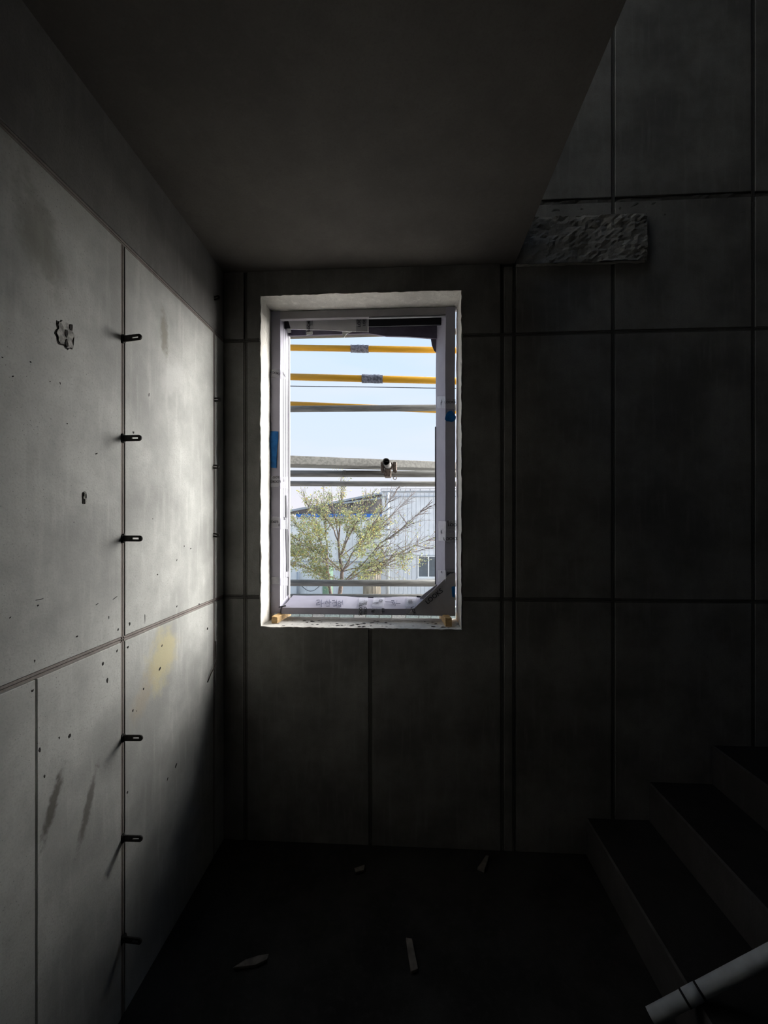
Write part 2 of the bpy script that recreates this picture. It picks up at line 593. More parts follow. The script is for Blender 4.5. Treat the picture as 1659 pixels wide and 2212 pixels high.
# rough concrete pocket where the stair slab meets the wall
bm = bmesh.new()
ragged_face(bm, (0.492, -0.022, 2.642), (0.565, 0, 0), (0, 0, 0.205), 40, 18, 0.014, (0, 1, 0), 3)
for (o0, du) in (((0.492, -0.02, 2.642), (0.565, 0, 0)), ((0.492, -0.02, 2.847), (0.565, 0, 0))):
    ragged_face(bm, o0, du, (0, 0.03, 0), 40, 2, 0.008, (0, 0, 1), 5)
ragged_face(bm, (1.057, -0.02, 2.642), (0, 0, 0.205), (0, 0.03, 0), 18, 2, 0.006, (1, 0, 0), 6)
pocket = link('rough_pour_patch', bm_mesh('rough_pour_patch', bm), M['patch'], wall_front)
# cold joint above it
bm = bmesh.new()
ragged_face(bm, (0.492, 0.004, 2.85), (XR - .5, 0, 0), (0, 0, 0.085), 120, 6, 0.012, (0, 1, 0), 9)
link('cold_joint', bm_mesh('cold_joint', bm), M['joint_dark'], wall_front)

# reveal of the opening, rough mortar, its inner lip ragged
bm = bmesh.new()
for seed, (o0, du, dv, n, nu) in enumerate((
        ((WX0, -0.004, WZ0), (0, 0, WZ1 - WZ0), (0, WT + .004, 0), (1, 0, 0), 90),
        ((WX1, -0.004, WZ0), (0, 0, WZ1 - WZ0), (0, WT + .004, 0), (-1, 0, 0), 90),
        ((WX0, -0.004, WZ1), (WX1 - WX0, 0, 0), (0, WT + .004, 0), (0, 0, -1), 60),
        ((WX0, -0.006, WZ0), (WX1 - WX0, 0, 0), (0, WT + .006, 0), (0, 0, 1), 60))):
    nv = 14
    du, dv, n = Vector(du), Vector(dv), Vector(n)
    V = []
    for i in range(nu + 1):
        row = []
        for k in range(nv + 1):
            p = Vector(o0) + du * (i / nu) + dv * (k / nv)
            a = mnoise.noise(p * 14 + Vector((seed * 7, 0, 0))) * 0.5 + mnoise.noise(p * 60) * 0.5
            amp = 0.004 if k > 0 else 0.006
            q = p + n * (a * amp + 0.002)
            if k == 0:
                q += Vector((0, 0.003 * mnoise.noise(p * 40) + 0.001, 0))
            row.append(bm.verts.new(q))
        # lip running back into the wall behind the panels
        row.insert(0, bm.verts.new(row[0].co - n * 0.012 + Vector((0, 0.010, 0))))
        V.append(row)
    for i in range(nu):
        for k in range(nv + 1):
            bm.faces.new([V[i][k], V[i + 1][k], V[i + 1][k + 1], V[i][k + 1]])
bm.faces.ensure_lookup_table()
for f in bm.faces:
    f.material_index = 1 if f.calc_center_median().z < WZ0 + .012 and abs(f.normal.z) > .5 else 0
rev = link('window_reveal', bm_mesh('window_reveal', bm), M['reveal'], wall_front)

rev.data.materials.append(M['sillm'])

# left wall
bm = bmesh.new()
add_box(bm, (XL - .3, YB - .2, -.2), (XL - PT, .2, ZT))
wall_left = link('wall_left', bm_mesh('wall_left', bm), M['core'])
tag(wall_left, 'pale formed concrete wall lit by the window', kind='structure')


def lpanel(y0, y1, z0, z1, mat='left'):
    box('concrete_panel', (XL - PT - .001, y0, z0), (XL, y1, z1), M[mat], wall_left, 0.0015)


LV0, LV1, LV2 = -0.098, -0.699, -0.9955
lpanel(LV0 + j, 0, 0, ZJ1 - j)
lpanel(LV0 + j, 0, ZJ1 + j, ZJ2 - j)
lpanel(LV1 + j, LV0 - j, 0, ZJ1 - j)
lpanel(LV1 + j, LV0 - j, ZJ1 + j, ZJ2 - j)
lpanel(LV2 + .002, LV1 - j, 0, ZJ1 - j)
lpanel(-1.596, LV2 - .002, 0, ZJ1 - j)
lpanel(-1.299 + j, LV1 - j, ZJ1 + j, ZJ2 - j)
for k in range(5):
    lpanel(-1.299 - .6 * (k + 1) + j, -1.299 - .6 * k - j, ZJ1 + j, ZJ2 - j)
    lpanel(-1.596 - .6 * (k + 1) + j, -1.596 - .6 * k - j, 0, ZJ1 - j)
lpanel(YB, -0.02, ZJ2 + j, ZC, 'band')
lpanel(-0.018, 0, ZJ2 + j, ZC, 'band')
lpanel(YB, 0, ZS, ZT)
strip_v(wall_left, 'left', LV1, 0, ZJ2 - .004, M['joint'])
strip_v(wall_left, 'left', LV0, 0, ZJ2 + .10, M['joint'])
strip_h(wall_left, 'left', ZJ1, YB, 0, M['joint'])
strip_h(wall_left, 'left', ZJ2, YB, 0, M['joint'])

# other walls, ceiling slab, upper storey
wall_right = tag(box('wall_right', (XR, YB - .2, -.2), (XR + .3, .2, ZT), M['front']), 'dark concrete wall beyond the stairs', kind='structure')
wall_back = tag(box('wall_back', (XL - .3, YB - .3, -.2), (XR + .3, YB, ZT), M['front']), 'concrete wall behind the viewer', kind='structure')
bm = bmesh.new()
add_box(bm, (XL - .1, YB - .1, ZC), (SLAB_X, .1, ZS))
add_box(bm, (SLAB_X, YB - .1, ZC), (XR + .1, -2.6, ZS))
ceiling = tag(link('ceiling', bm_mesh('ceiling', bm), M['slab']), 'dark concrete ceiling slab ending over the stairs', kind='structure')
bm = bmesh.new()
RX0, RX1, RY0, RY1 = -0.8, 0.35, -1.8, -0.12          # unseen opening added to let sky light reach the stair wall
add_box(bm, (XL - .3, YB - .3, ZT), (RX0, .2, ZT + .2))
add_box(bm, (RX1, YB - .3, ZT), (XR + .3, .2, ZT + .2))
add_box(bm, (RX0, YB - .3, ZT), (RX1, RY0, ZT + .2))
add_box(bm, (RX0, RY1, ZT), (RX1, .2, ZT + .2))
tag(link('ceiling_upper', bm_mesh('ceiling_upper', bm), M['slab']), 'concrete roof slab of the upper storey with an added light opening', kind='structure')
for nm in ('ceiling_upper',):
    bpy.data.objects[nm].name = 'ceiling'

# stairs climbing to the right along the front wall
st = empty('concrete_stairs', (0.80, -0.6, 0), label='bare concrete stairs climbing right along the front wall', cat='stairs')
TR, RS, SW = 0.27, 0.17, 1.25
for i in range(9):
    x0 = 0.80 + TR * i
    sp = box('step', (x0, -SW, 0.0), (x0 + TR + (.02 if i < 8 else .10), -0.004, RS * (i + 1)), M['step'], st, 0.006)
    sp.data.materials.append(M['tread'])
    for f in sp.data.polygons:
        f.material_index = 1 if f.normal.z > .9 else 0  # tops take the colour darkened for shade

# ------------------------------------------------------------------ flat form ties on the left wall
def tie_mesh(L=0.062, W=0.018, T=0.004):
    """flat bar lying in the x-z plane, rounded tip, slot near the tip"""
    bm = bmesh.new()
    out, n = [], 8
    out.append((-0.02, -W / 2))
    for k in range(n + 1):
        a = -math.pi / 2 + math.pi * k / n
        out.append((L - W / 2 + math.cos(a) * W / 2, math.sin(a) * W / 2))
    out.append((-0.02, W / 2))
    sl = [(L - 0.031, -0.0026), (L - 0.011, -0.0026), (L - 0.011, 0.0026), (L - 0.031, 0.0026)]
    for y in (-T / 2, T / 2):
        pass
    fo = [bm.verts.new((x, -T / 2, z)) for x, z in out]
    bo = [bm.verts.new((x, T / 2, z)) for x, z in out]
    fi = [bm.verts.new((x, -T / 2, z)) for x, z in sl]
    bi = [bm.verts.new((x, T / 2, z)) for x, z in sl]
    for A, B in ((fo, bo), (fi, bi)):
        for k in range(len(A)):
            bm.faces.new([A[k], A[(k + 1) % len(A)], B[(k + 1) % len(B)], B[k]])
    for O, I in ((fo, fi), (bo, bi)):
        eds = []
        for P in (O, I):
            for k in range(len(P)):
                eds.append(bm.edges.get((P[k], P[(k + 1) % len(P)])))
        bmesh.ops.triangle_fill(bm, use_beauty=True, edges=eds)
    return bm_mesh('form_tie', bm)


TIE = tie_mesh()
TIE.materials.append(M['steel'])
pos_words = ['topmost', 'second from top', 'third from top', 'fourth from top', 'fifth from top', 'lowest']
for k, py in enumerate((733, 947, 1163, 1593, 1809, 2027)):
    p = at_x(267, py, XL)
    o = link('form_tie', TIE, None)
    o.location = (XL, LV1, p.z)
    o.rotation_euler = (0, random.uniform(-.03, .03) + (-.05 if k == 0 else 0), random.uniform(-.1, .1))
    tag(o, 'slotted flat steel tie in the long upright wall joint, ' + pos_words[k], 'form tie', 'slotted ties of the long upright joint')
    # torn mortar collar round the tie where it leaves the wall
    bm = bmesh.new()
    bmesh.ops.create_icosphere(bm, subdivisions=2, radius=1)
    for v in bm.verts:
        v.co *= 1 + .5 * mnoise.noise(v.co * 2 + Vector((k * 3, 0, 0)))
        v.co = Vector((v.co.x * .006, v.co.y * .010, v.co.z * .014))
    c = link('mortar_collar', bm_mesh('mortar_collar', bm), M['pit'], o)
    c.matrix_parent_inverse = Matrix.Identity(4)
for k, (px, py, w) in enumerate(((458, 641, 'just under the ceiling'), (461, 862, 'uppermost of the three beside the window'),
                                 (461, 1007, 'middle one of the three beside the window'), (461, 1153, 'lowest of the three beside the window'))):
    p = at_x(px, py, XL)
    o = link('form_tie', TIE, None)
    o.location = (XL - .035, LV0 + .002, p.z)
    o.rotation_euler = (0, .1 * (k - 1.5), random.uniform(-.2, .2))
    tag(o, 'short tie stub at the room corner, ' + w, 'form tie', 'tie stubs of the room corner')
# bent wire at the corner
tube('tie_wire', [at_x(463.5, 1385, XL) + Vector((.003, 0, 0)), at_x(464, 1410, XL) + Vector((.004, 0, 0)), at_x(464, 1428, XL) + Vector((.006, 0, 0)),
                  at_x(457, 1440, XL) + Vector((.014, 0, 0)), at_x(452, 1455, XL) + Vector((.008, 0, 0)), at_x(447, 1474, XL) + Vector((.003, 0, 0))],
     .0022, M['wire'], None, 8)
tag(bpy.data.objects['tie_wire'], 'bent dark wire end hanging from the room corner joint', 'wire')

# pits and chips of the left wall
def pit_mesh(seed):
    bm = bmesh.new()
    rs = random.Random(seed)
    n = 10
    ring = []
    for k in range(n):
        a = 2 * math.pi * k / n
        r = 1 + rs.uniform(-.4, .3)
        ring.append(bm.verts.new((0.0, math.cos(a) * r, math.sin(a) * r)))
    c = bm.verts.new((0.6, 0, 0))
    for k in range(n):
        bm.faces.new([ring[k], ring[(k + 1) % n], c])
    me = bm_mesh('pit', bm)
    me.materials.append(M['pit'])
    return me


PITS = [pit_mesh(s) for s in range(4)]
for k, (px, py, w, h, a) in enumerate((
        (66, 782, 6, 6, 0), (28, 813, 8, 5, .2), (5, 772, 6, 4, 0), (130, 828, 5, 8, .3), (108, 824, 4, 4, 0), (322, 853, 3, 12, 0),
        (288, 934, 5, 9, 0), (235, 1334, 4, 11, 0), (222, 1434, 7, 13, .3), (232, 1470, 8, 16, .3), (70, 1492, 8, 10, 0),
        (128, 1594, 6, 9, .3), (150, 1590, 10, 14, .5), (86, 1620, 10, 16, .5), (96, 1677, 5, 13, .2), (75, 1428, 6, 10, 0),
        (345, 1445, 8, 9, .5), (350, 1395, 4, 8, 0), (287, 1535, 4, 10, .2), (295, 1536, 3, 4, 0), (275, 1712, 5, 10, .2), (362, 1683, 4, 10, -.3),
        (310, 1488, 4, 9, 0), (330, 1121, 3, 4, 0), (340, 1241, 4, 5, 0), (382, 1210, 3, 6, 0), (412, 1185, 3, 5, 0), (398, 1180, 3, 5, 0),
        (166, 1375, 8, 6, 0), (22, 1334, 9, 4, .2), (85, 1295, 24, 3, 0), (82, 1308, 10, 6, 0), (248, 1292, 16, 3, .3), (210, 1305, 12, 3, .2),
        (145, 915, 4, 4, 0), (110, 905, 3, 3, 0), (255, 1360, 5, 9, 0), (253, 1406, 6, 9, 0), (276, 1398, 6, 9, 0), (280, 1348, 7, 12, 0), (448, 1358, 4, 9, 0),
        (382, 1310, 4, 6, 0), (430, 1305, 3, 6, 0), (313, 1336, 3, 30, 0), (380, 1654, 8, 9, .6), (160, 1128, 3, 3, 0), (208, 980, 8, 4, .4))):
    p = at_x(px, py, XL)
    depth = (p.y + CD)
    o = link('wall_pit', PITS[k % 4], None, wall_left)
    o.location = (XL - .0002, p.y, p.z)
    kk = depth / F
    fy = depth / abs(XL)          # foreshortening of the wall
    o.scale = (.0012, w * kk * fy * .5, h * kk * .5)
    o.rotation_euler = (a, 0, 0)
# larger broken patch and a spall: torn mortar over a ragged plate coloured dark like a shaded hollow
def blob(px, py, w, h, sd, x, n=26, rough=.35):
    p = at_x(px, py, XL)
    out = []
    for i in range(n):
        a = 2 * math.pi * i / n
        q = max(abs(math.cos(a)), abs(math.sin(a)))
        r = (.85 / q ** .7) * (1 + rough * mnoise.noise(Vector((math.cos(a) * 2.2 + sd, math.sin(a) * 2.2, sd))))
        out.append(Vector((XL + x, p.y + math.cos(a) * w * r, p.z + math.sin(a) * h * r)))
    return out


for nm, px, py, w, h, sd in (('spalled_patch', 139, 724, .030, .036, 2), ('spalled_chip', 182, 1076, .007, .019, 8)):
    hol = prism(nm, blob(px, py, w, h, sd, .0006), (-.004, 0, 0), M['pit'], wall_left)
    bm = bmesh.new()
    add_prism(bm, blob(px + w * 60, py - h * 30, w * .93, h * .95, sd + .15, .0022), (-.004, 0, 0))
    bmesh.ops.triangulate(bm, faces=bm.faces)
    link('torn_mortar', bm_mesh('torn_mortar', bm), M['chip'], hol)
    for q in range(3):
        prism('torn_mortar', blob(px + random.uniform(-.6, .6) * w * 700, py + random.uniform(-.7, .7) * h * 700, w * .16, h * .3, sd + q, .0034, 9, .8), (-.003, 0, 0), M['pit'], hol)

# ------------------------------------------------------------------ window frame, still wrapped
Y0, Y1 = 0.135, 0.29
pTL, pBR = at(585, 668, Y0), at(983, 1331, Y0)
FX0, FX1 = pTL.x, pBR.x
FZ1 = (at(585, 671, Y0).z + at(983, 663, Y0).z) / 2
FZ0 = (at(640, 1325.5, Y0).z + at(960, 1330.5, Y0).z) / 2
win = empty('window_1', ((FX0 + FX1) / 2, Y0, FZ0), label='open window frame still wrapped in taped cardboard', kind='structure')
LW = at(605, 1000, Y0).x - FX0
RW = FX1 - at(962, 1000, Y0).x
TW = 0.040
BZ = (at(700, 1313, Y0).z)                      # front top edge of the bottom member
BZ2 = at(760, 1287, Y1).z                       # its rear edge stands higher


def wavy_box(name, lo, hi, axis, amp, mat, parent, n=24, seed=0.0, bev=.003):
    """long wrapped member: box cut into slices, its sides slightly wavy"""
    lo, hi = Vector(lo), Vector(hi)
    bm = bmesh.new()
    rings = []
    for i in range(n + 1):
        t = i / n
        c = lo[axis] + (hi[axis] - lo[axis]) * t
        oth = [a for a in range(3) if a != axis]
        ring = []
        for (a, b_) in ((0, 0), (1, 0), (1, 1), (0, 1)):
            v = [0, 0, 0]
            v[axis] = c
            for q, s in zip(oth, (a, b_)):
                v[q] = (hi if s else lo)[q] + amp * mnoise.noise(Vector((t * 5 + seed, q * 3 + s * 9, seed)))
            ring.append(bm.verts.new(v))
        rings.append(ring)
    for i in range(n):
        for k in range(4):
            bm.faces.new([rings[i][k], rings[i][(k + 1) % 4], rings[i + 1][(k + 1) % 4], rings[i + 1][k]])
    bm.faces.new(rings[0])
    bm.faces.new(rings[-1])
    return link(name, bm_mesh(name, bm), mat, parent)


jl = wavy_box('frame_jamb', (FX0, Y0, FZ0), (FX0 + LW, Y1, FZ1), 2, .0022, M['board'], win, 30, 1.3)
jl['label'] = 'left jamb wrapped in pale cardboard'
jr = wavy_box('frame_jamb', (FX1 - RW, Y0, FZ0), (FX1, Y1, FZ1 - .002), 2, .0035, M['board'], win, 30, 7.7)
xb_ = at(941.5, 1000, Y1).x
for v in jr.data.vertices:
    if v.co.y > (Y0 + Y1) / 2 and v.co.x < FX1 - RW / 2:
        v.co.x += xb_ - (FX1 - RW)
jr['label'] = 'right jamb wrapped in pale cardboard'
# thin ribs along the left jamb
for k, px in enumerate((611, 617, 622)):
    yy = Y0 + (0.05, 0.09, 0.125)[k]
    box('jamb_rib', (FX0 + LW - .002, yy, FZ0 + .06), (FX0 + LW + .0022, yy + .006, FZ1 - .05), M['frame_alu'], jl)
# rear rails, dark where the cardboard gapes
box('rear_rail', (FX0 + LW - .004, Y1 - .006, FZ0 + .02), (FX0 + LW + .0045, Y1 + .012, FZ1 - .06), M['board_grey'], jl)
prism('cardboard_gap', [at_plane(px, py, Vector((FX0 + LW + .0028, 0, 0)), Vector((1, 0, 0))) for px, py in
                        ((616, 1070), (618.5, 1070), (624, 1190), (622.5, 1235), (619, 1235), (617, 1150))], (.0012, 0, 0), M['gasket'], jl)
prism('cardboard_gap', [at_plane(px, py, Vector((FX0 + LW + .0028, 0, 0)), Vector((1, 0, 0))) for px, py in
                        ((620.5, 1246), (622.5, 1246), (624, 1282), (620.5, 1288))], (.0012, 0, 0), M['gasket'], jl)
box('rear_rail', (xb_ - .004, Y1 - .004, at(945, 1262, Y1).z), (xb_ + .01, Y1 + .014, at(945, 922, Y1).z), M['gasket'], jr)
prism('torn_film', [at(px, py, Y1) for px, py in ((930, 728), (945, 728), (945, 764), (938, 758), (933, 746))], (0, .003, 0), M['film'], jr)

# bottom member: folded cardboard trough cover, top face rising to the back
bm = bmesh.new()
N = 28
rings = []
bx0, bx1 = at(612, 1320, Y0).x, FX1 - .01
for i in range(N + 1):
    t = i / N
    x = bx0 + (bx1 - bx0) * t
    dz = .003 * mnoise.noise(Vector((t * 6, 2, 0)))
    dr = .007 * mnoise.noise(Vector((t * 4, 8, 0))) - (.010 * math.exp(-((t - .52) / .16) ** 2))
    sh = .012 * (1 - t)
    rings.append([bm.verts.new(v) for v in ((x - sh, Y0 - .004, FZ0), (x - sh * .3, Y0 - .004, BZ + dz), (x + sh * .6, Y1, BZ2 + dr), (x + sh * .6, Y1, FZ0))])
for i in range(N):
    for k in range(4):
        bm.faces.new([rings[i][k], rings[i][(k + 1) % 4], rings[i + 1][(k + 1) % 4], rings[i + 1][k]])
bm.faces.new(rings[0])
bm.faces.new(rings[-1])
sill_m = link('frame_sill', bm_mesh('frame_sill', bm), M['board'], win)
sill_m['label'] = 'bottom member wrapped in lilac-white cardboard with handwriting'
box('frame_corner', (FX0 + .004, Y0 + .01, FZ0 - .001), (bx0 + .03, Y1 - .01, FZ0 + .035), M['frame_alu'], win)
box('sill_rail', (bx0, Y1 + .002, FZ0 + .02), (FX1 - .02, Y1 + .012, BZ2 - .004), M['gasket'], win)
prism('dark_slit', [at_plane(px, py, Vector((0, Y0 - .0045, 0)), Vector((0, 1, 0))) for px, py in ((602, 1310.5), (617, 1307.5), (618, 1310), (602, 1313))], (0, .004, 0), M['gasket'], win)

# head: front lip, dark channel, rear lip, hanging cardboard flap
hz = FZ1 - TW
box('frame_head', (FX0 + .002, Y0 + .002, hz), (FX1 - .002, Y0 + .026, FZ1), M['board_grey'], win, .002)
box('head_channel', (FX0 + .01, Y0 + .026, FZ1 - .012), (FX1 - .01, Y1, FZ1 - .001), M['gasket'], win)
box('head_bead', (at(797, 680, Y0).x, Y0 - .001, hz - .007), (FX1 - RW, Y0 + .012, hz - .003), M['frame_alu'], win)
zr0, zr1 = at(870, 731, Y1).z, at(870, 699, Y1).z
prism('head_rear_lip', [at(px, py, Y1) for px, py in ((600, 728), (795, 722), (835, 728), (880, 729), (935, 733), (945, 733), (945, 680), (600, 680))],
      (0, -.012, 0), M['film'], win)
box('head_channel_rib', (FX0 + .02, Y0 + .07, FZ1 - .055), (FX1 - .03, Y0 + .08, FZ1 - .012), M['gasket'], win)
YF = Y0 + .045
flap = prism('cardboard_flap', [at(px, py, YF) for px, py in ((621, 686), (700, 677), (797, 668), (796, 717), (745, 715.5), (700, 713), (628, 711))],
             (0, .003, 0), M['flap'], win)
flap['label'] = 'loose pale cardboard flap hanging from the frame head'
prism('torn_edge', [at(px, py, YF - .002) for px, py in ((739, 716), (760, 716.5), (750, 720), (742, 730), (740, 728))], (0, .002, 0), M['white'], flap)
prism('torn_edge', [at(px, py, YF - .002) for px, py in ((620, 710), (628, 710), (629, 718), (621, 718))], (0, .002, 0), M['white'], flap)
prism('torn_edge', [at(px, py, YF - .003) for px, py in ((662, 717), (675, 716), (674, 722), (662, 724))], (0, .002, 0), M['white'], flap)

# cardboard corner guard, two layers
guard = prism('corner_guard', [at(px, py, Y0 - .012) for px, py in ((881, 1327), (972, 1240), (984, 1237), (983, 1331))], (0, .006, 0), M['board_grey'], win, .001)
guard['label'] = 'grey triangular cardboard corner guard printed in black capitals'
prism('guard_back_layer', [at(px, py, Y1 - .02) for px, py in ((897, 1303), (915, 1284), (944, 1262), (966, 1245), (966, 1310))], (0, .006, 0), M['board_grey'], guard)


def text_mesh(s, size):
    cu = bpy.data.curves.new('lettering', 'FONT')
    cu.body = s
    cu.size = size
    cu.align_x = 'CENTER'
    cu.align_y = 'CENTER'
    cu.extrude = .00025
    cu.resolution_u = 3
    cu.offset = size * .012
    t = bpy.data.objects.new('lettering_tmp', cu)
    C.objects.link(t)
    bpy.context.view_layer.update()
    me = bpy.data.meshes.new_from_object(t.evaluated_get(bpy.context.evaluated_depsgraph_get()))
    bpy.data.objects.remove(t)
    bpy.data.curves.remove(cu)
    me.name = 'lettering'
    return me


def lettering(s, size, p, right, normal, parent, mat='ink'):
    """text at p, reading along right, facing normal"""
    me = text_mesh(s, size)
    rx, nz = Vector(right).normalized(), Vector(normal).normalized()
    up = nz.cross(rx)
    mt = Matrix((rx, up, nz)).transposed().to_4x4()
    me.transform(Matrix.Translation(Vector(p) + nz * .0012) @ mt)
    me.materials.clear()
    me.materials.append(M[mat])
    return link('lettering', me, M[mat], parent)


NY, PX_ = Vector((0, -1, 0)), Vector((1, 0, 0))
# LOOKS on the corner guard
a, c = at(922, 1298, Y0 - .012), at(956, 1270, Y0 - .012)
lettering('LOOKS', .031, (at(938, 1288.5, Y0 - .0125)), c - a, NY, guard)


def tape_front(px0, px1, py0, py1, Y, parent, slant=0):
    return prism('clear_tape', [at(px0, py0 + slant, Y), at(px1, py0, Y), at(px1, py1, Y), at(px0, py1 + slant, Y)], (0, .0006, 0), M['tape'], parent)


yf = Y0 - .003
xi = FX0 + LW + .004          # inner face of the left jamb
xr = FX1 - RW - .005


rn = Vector((-(Y1 - Y0), xb_ - (FX1 - RW), 0)).normalized()      # flared inner face of the right jamb
rp = Vector((FX1 - RW, Y0, 0)) + rn * .006
rdir = Vector((xb_ - (FX1 - RW), Y1 - Y0, 0)).normalized()


def on_jr(px, py):
    return at_plane(px, py, rp, rn)


def tape_jr(px0, px1, py0, py1):
    return prism('clear_tape', [on_jr(px, py) for px, py in ((px0, py0), (px1, py0), (px1, py1), (px0, py1))], rn * -.0006, M['tape'], jr)


def tape_side(x, px0, px1, py0, py1, parent, off):
    return prism('clear_tape', [at_plane(px, py, Vector((x, 0, 0)), Vector((1, 0, 0))) for px, py in ((px0, py0), (px1, py0), (px1, py1), (px0, py1))],
                 (off, 0, 0), M['tape'], parent)


# left jamb tapes
for (py0, py1) in ((798, 816), (1028, 1052), (1116, 1140), (1246, 1262)):
    tape_front(585, 604.5, py0, py1, yf, jl)
    tape_side(xi, 606, 622, py0 + 2, py1 + 3, jl, .0006)
lettering('LOOKS', .016, at(595, 806, yf), (1, 0, -.25), NY, jl)
lettering('LOOKS', .013, at(612, 809, Y0) * 0 + at_plane(613, 809, Vector((xi, 0, 0)), PX_), (0, 1, -.2), PX_, jl)
lettering('LOOKS', .0165, at(595, 1040, yf), (-1, 0, 0), NY, jl)
lettering('LOO', .015, at(596, 1031, yf), (-1, 0, 0), NY, jl)
lettering('FJ', .016, at_plane(613, 1038, Vector((xi, 0, 0)), PX_), (0, -1, .1), PX_, jl)
lettering('LOO', .017, at(593, 1127, yf), (-1, 0, 0), NY, jl)
lettering('SK', .020, at_plane(614, 1120, Vector((xi, 0, 0)), PX_), (0, 1, 0), PX_, jl)
lettering('F', .018, at(603, 1133, yf), (-1, 0, 0), NY, jl)
# blue tape on the left jamb
b1 = prism('blue_tape', [at(px, py, Y0 - .004) for px, py in ((582, 931), (601, 932), (600.5, 948), (598, 975), (597, 1011), (585, 1010), (582.5, 960))], (0, .002, 0), M['blue'], jl)
# right jamb tapes
tape_front(963, 984, 862, 884, yf, jr)
tape_jr(944, 962, 856, 882)
lettering('LOOKS', .017, at(972, 869, yf), (1, 0, 0), NY, jr)
lettering('OK', .020, on_jr(954, 870), Vector((0, 0, .6)) - rdir, rn, jr)
tape_front(964, 985, 1124, 1146, yf, jr)
tape_jr(947, 963, 1126, 1168)
tape_front(964, 984, 1150, 1172, yf, jr)
lettering('LOO', .020, at(977, 1134, yf), (1, 0, 0), NY, jr)
lettering('F', .018, at(968, 1128, yf), (1, 0, 0), NY, jr)
lettering('LOOKS', .021, at(973, 1164, yf), (1, 0, .03), NY, jr)
lettering('KS', .020, on_jr(954, 1150), Vector((0, 0, .5)) - rdir, rn, jr)
tape_front(964, 983, 1230, 1246, yf, jr)
tape_jr(946, 963, 1232, 1256)
lettering('OOK', .016, at(972, 1239, yf), (1, 0, 0), NY, jr)
lettering('OT', .014, on_jr(954, 1236), Vector((0, 0, 0)) - rdir, rn, jr)
bm = bmesh.new()
pts = []
for k in range(14):
    a = 2 * math.pi * k / 14
    rr = 1 + .12 * math.sin(3 * a) + .05 * math.cos(5 * a)
    pts.append(at(973 + 11.5 * rr * math.cos(a), 900 + 12 * rr * math.sin(a), Y0 - .005))
prism('blue_tape', pts, (0, .0025, 0), M['blue'], jr)
prism('blue_tape', [at(px, py, Y0 - .0145) for px, py in ((975.5, 1268), (983, 1266), (983, 1291), (977, 1289))], (0, .002, 0), M['blue'], guard)

# head tapes
for px0, px1, py0, py1 in ((661, 676, 684, 722), (769, 793, 667, 717)):
    prism('clear_tape', [at(px, py, YF - .0015) for px, py in ((px0, py0), (px1, py0), (px1, py1), (px0, py1))], (0, .0006, 0), M['tape'], flap)
lettering('LOOKS', .019, at(667, 703, YF - .002), (0, 0, 1), NY, flap)
lettering('FJ', .018, at(671, 690, YF - .002), (0, 0, 1), NY, flap)
lettering('LOOKS', .021, at(776, 692, YF - .002), (0, 0, 1), NY, flap)
lettering('LOOKS', .018, at(787, 692, YF - .002), (0, 0, 1), NY, flap)

# bottom member: handwriting and tapes on its sloping top face
sp0 = Vector((0, Y0 - .004, BZ))
sn = Vector((0, -(BZ2 - BZ), Y1 - Y0 + .004)).normalized()


def on_sill(px, py, lift=.0035):
    return at_plane(px, py, sp0 + sn * lift, sn)


def pen(name, strokes, ox, oy, mat, parent, w=.0014):
    bm = bmesh.new()
    for s in strokes:
        add_tube(bm, [on_sill(ox + x / 5.925, oy + y / 5.925, .0045) for x, y in s], w, 6)
    return link(name, bm_mesh(name, bm), mat, parent)


def circ(cx, cy, rx, ry, n=12):
    return [(cx + rx * math.cos(2 * math.pi * k / n), cy + ry * math.sin(2 * math.pi * k / n)) for k in range(n + 1)]


hand = [
    [[(850, 1165), (890, 1160), (885, 1193), (852, 1200), (850, 1225), (897, 1220)], [(915, 1160), (918, 1250)], [(918, 1205), (945, 1200)]],
    [[(988, 1160), (965, 1207)], [(984, 1178), (1006, 1202)], [(1018, 1158), (1020, 1216)], [(1020, 1190), (1038, 1187)], [(975, 1216), (978, 1240), (1025, 1237)]],
    [[(1050, 1170), (1085, 1166), (1060, 1206)], [(1080, 1190), (1106, 1187)], [(1109, 1162), (1111, 1217)], [(1065, 1216), (1068, 1239), (1114, 1236)]],
    [circ(1142, 1190, 14, 16), [(1160, 1191), (1182, 1188)], [(1185, 1166), (1187, 1216)], [(1130, 1214), (1133, 1250), (1162, 1247), (1162, 1213)], [(1131, 1232), (1162, 1230)]],
]
for ch in hand:
    pen('handwriting', ch, 540, 1100, M['ink_soft'], sill_m)
pen('handwriting', [[(425, 1184), (530, 1189)], [(505, 1168), (545, 1172)], circ(536, 1200, 14, 13), [(580, 1170), (556, 1238)], [(568, 1208), (622, 1206)]],
    760, 1100, M['ink_soft'], sill_m)
for px0, px1 in ((774, 792), (804, 828), (876, 898)):
    prism('clear_tape', [on_sill(px0, 1310, .004), on_sill(px1, 1310, .004), on_sill(px1 + 3, 1290, .004), on_sill(px0 + 3, 1290, .004)], sn * .0005, M['tape'], sill_m)
    tape_front(px0, px1, 1313, 1329, Y0 - .0075, sill_m)
srx = Vector((0, -1, -.1))
for s, sz, px, py in (('FLOO', .030, 780, 1304), ('LOOKS', .026, 789, 1302), ('FJ', .032, 812, 1303), ('LOO', .026, 822, 1298), ('COO', .03, 886, 1299)):
    lettering(s, sz, on_sill(px, py, .0045), srx, sn, sill_m)
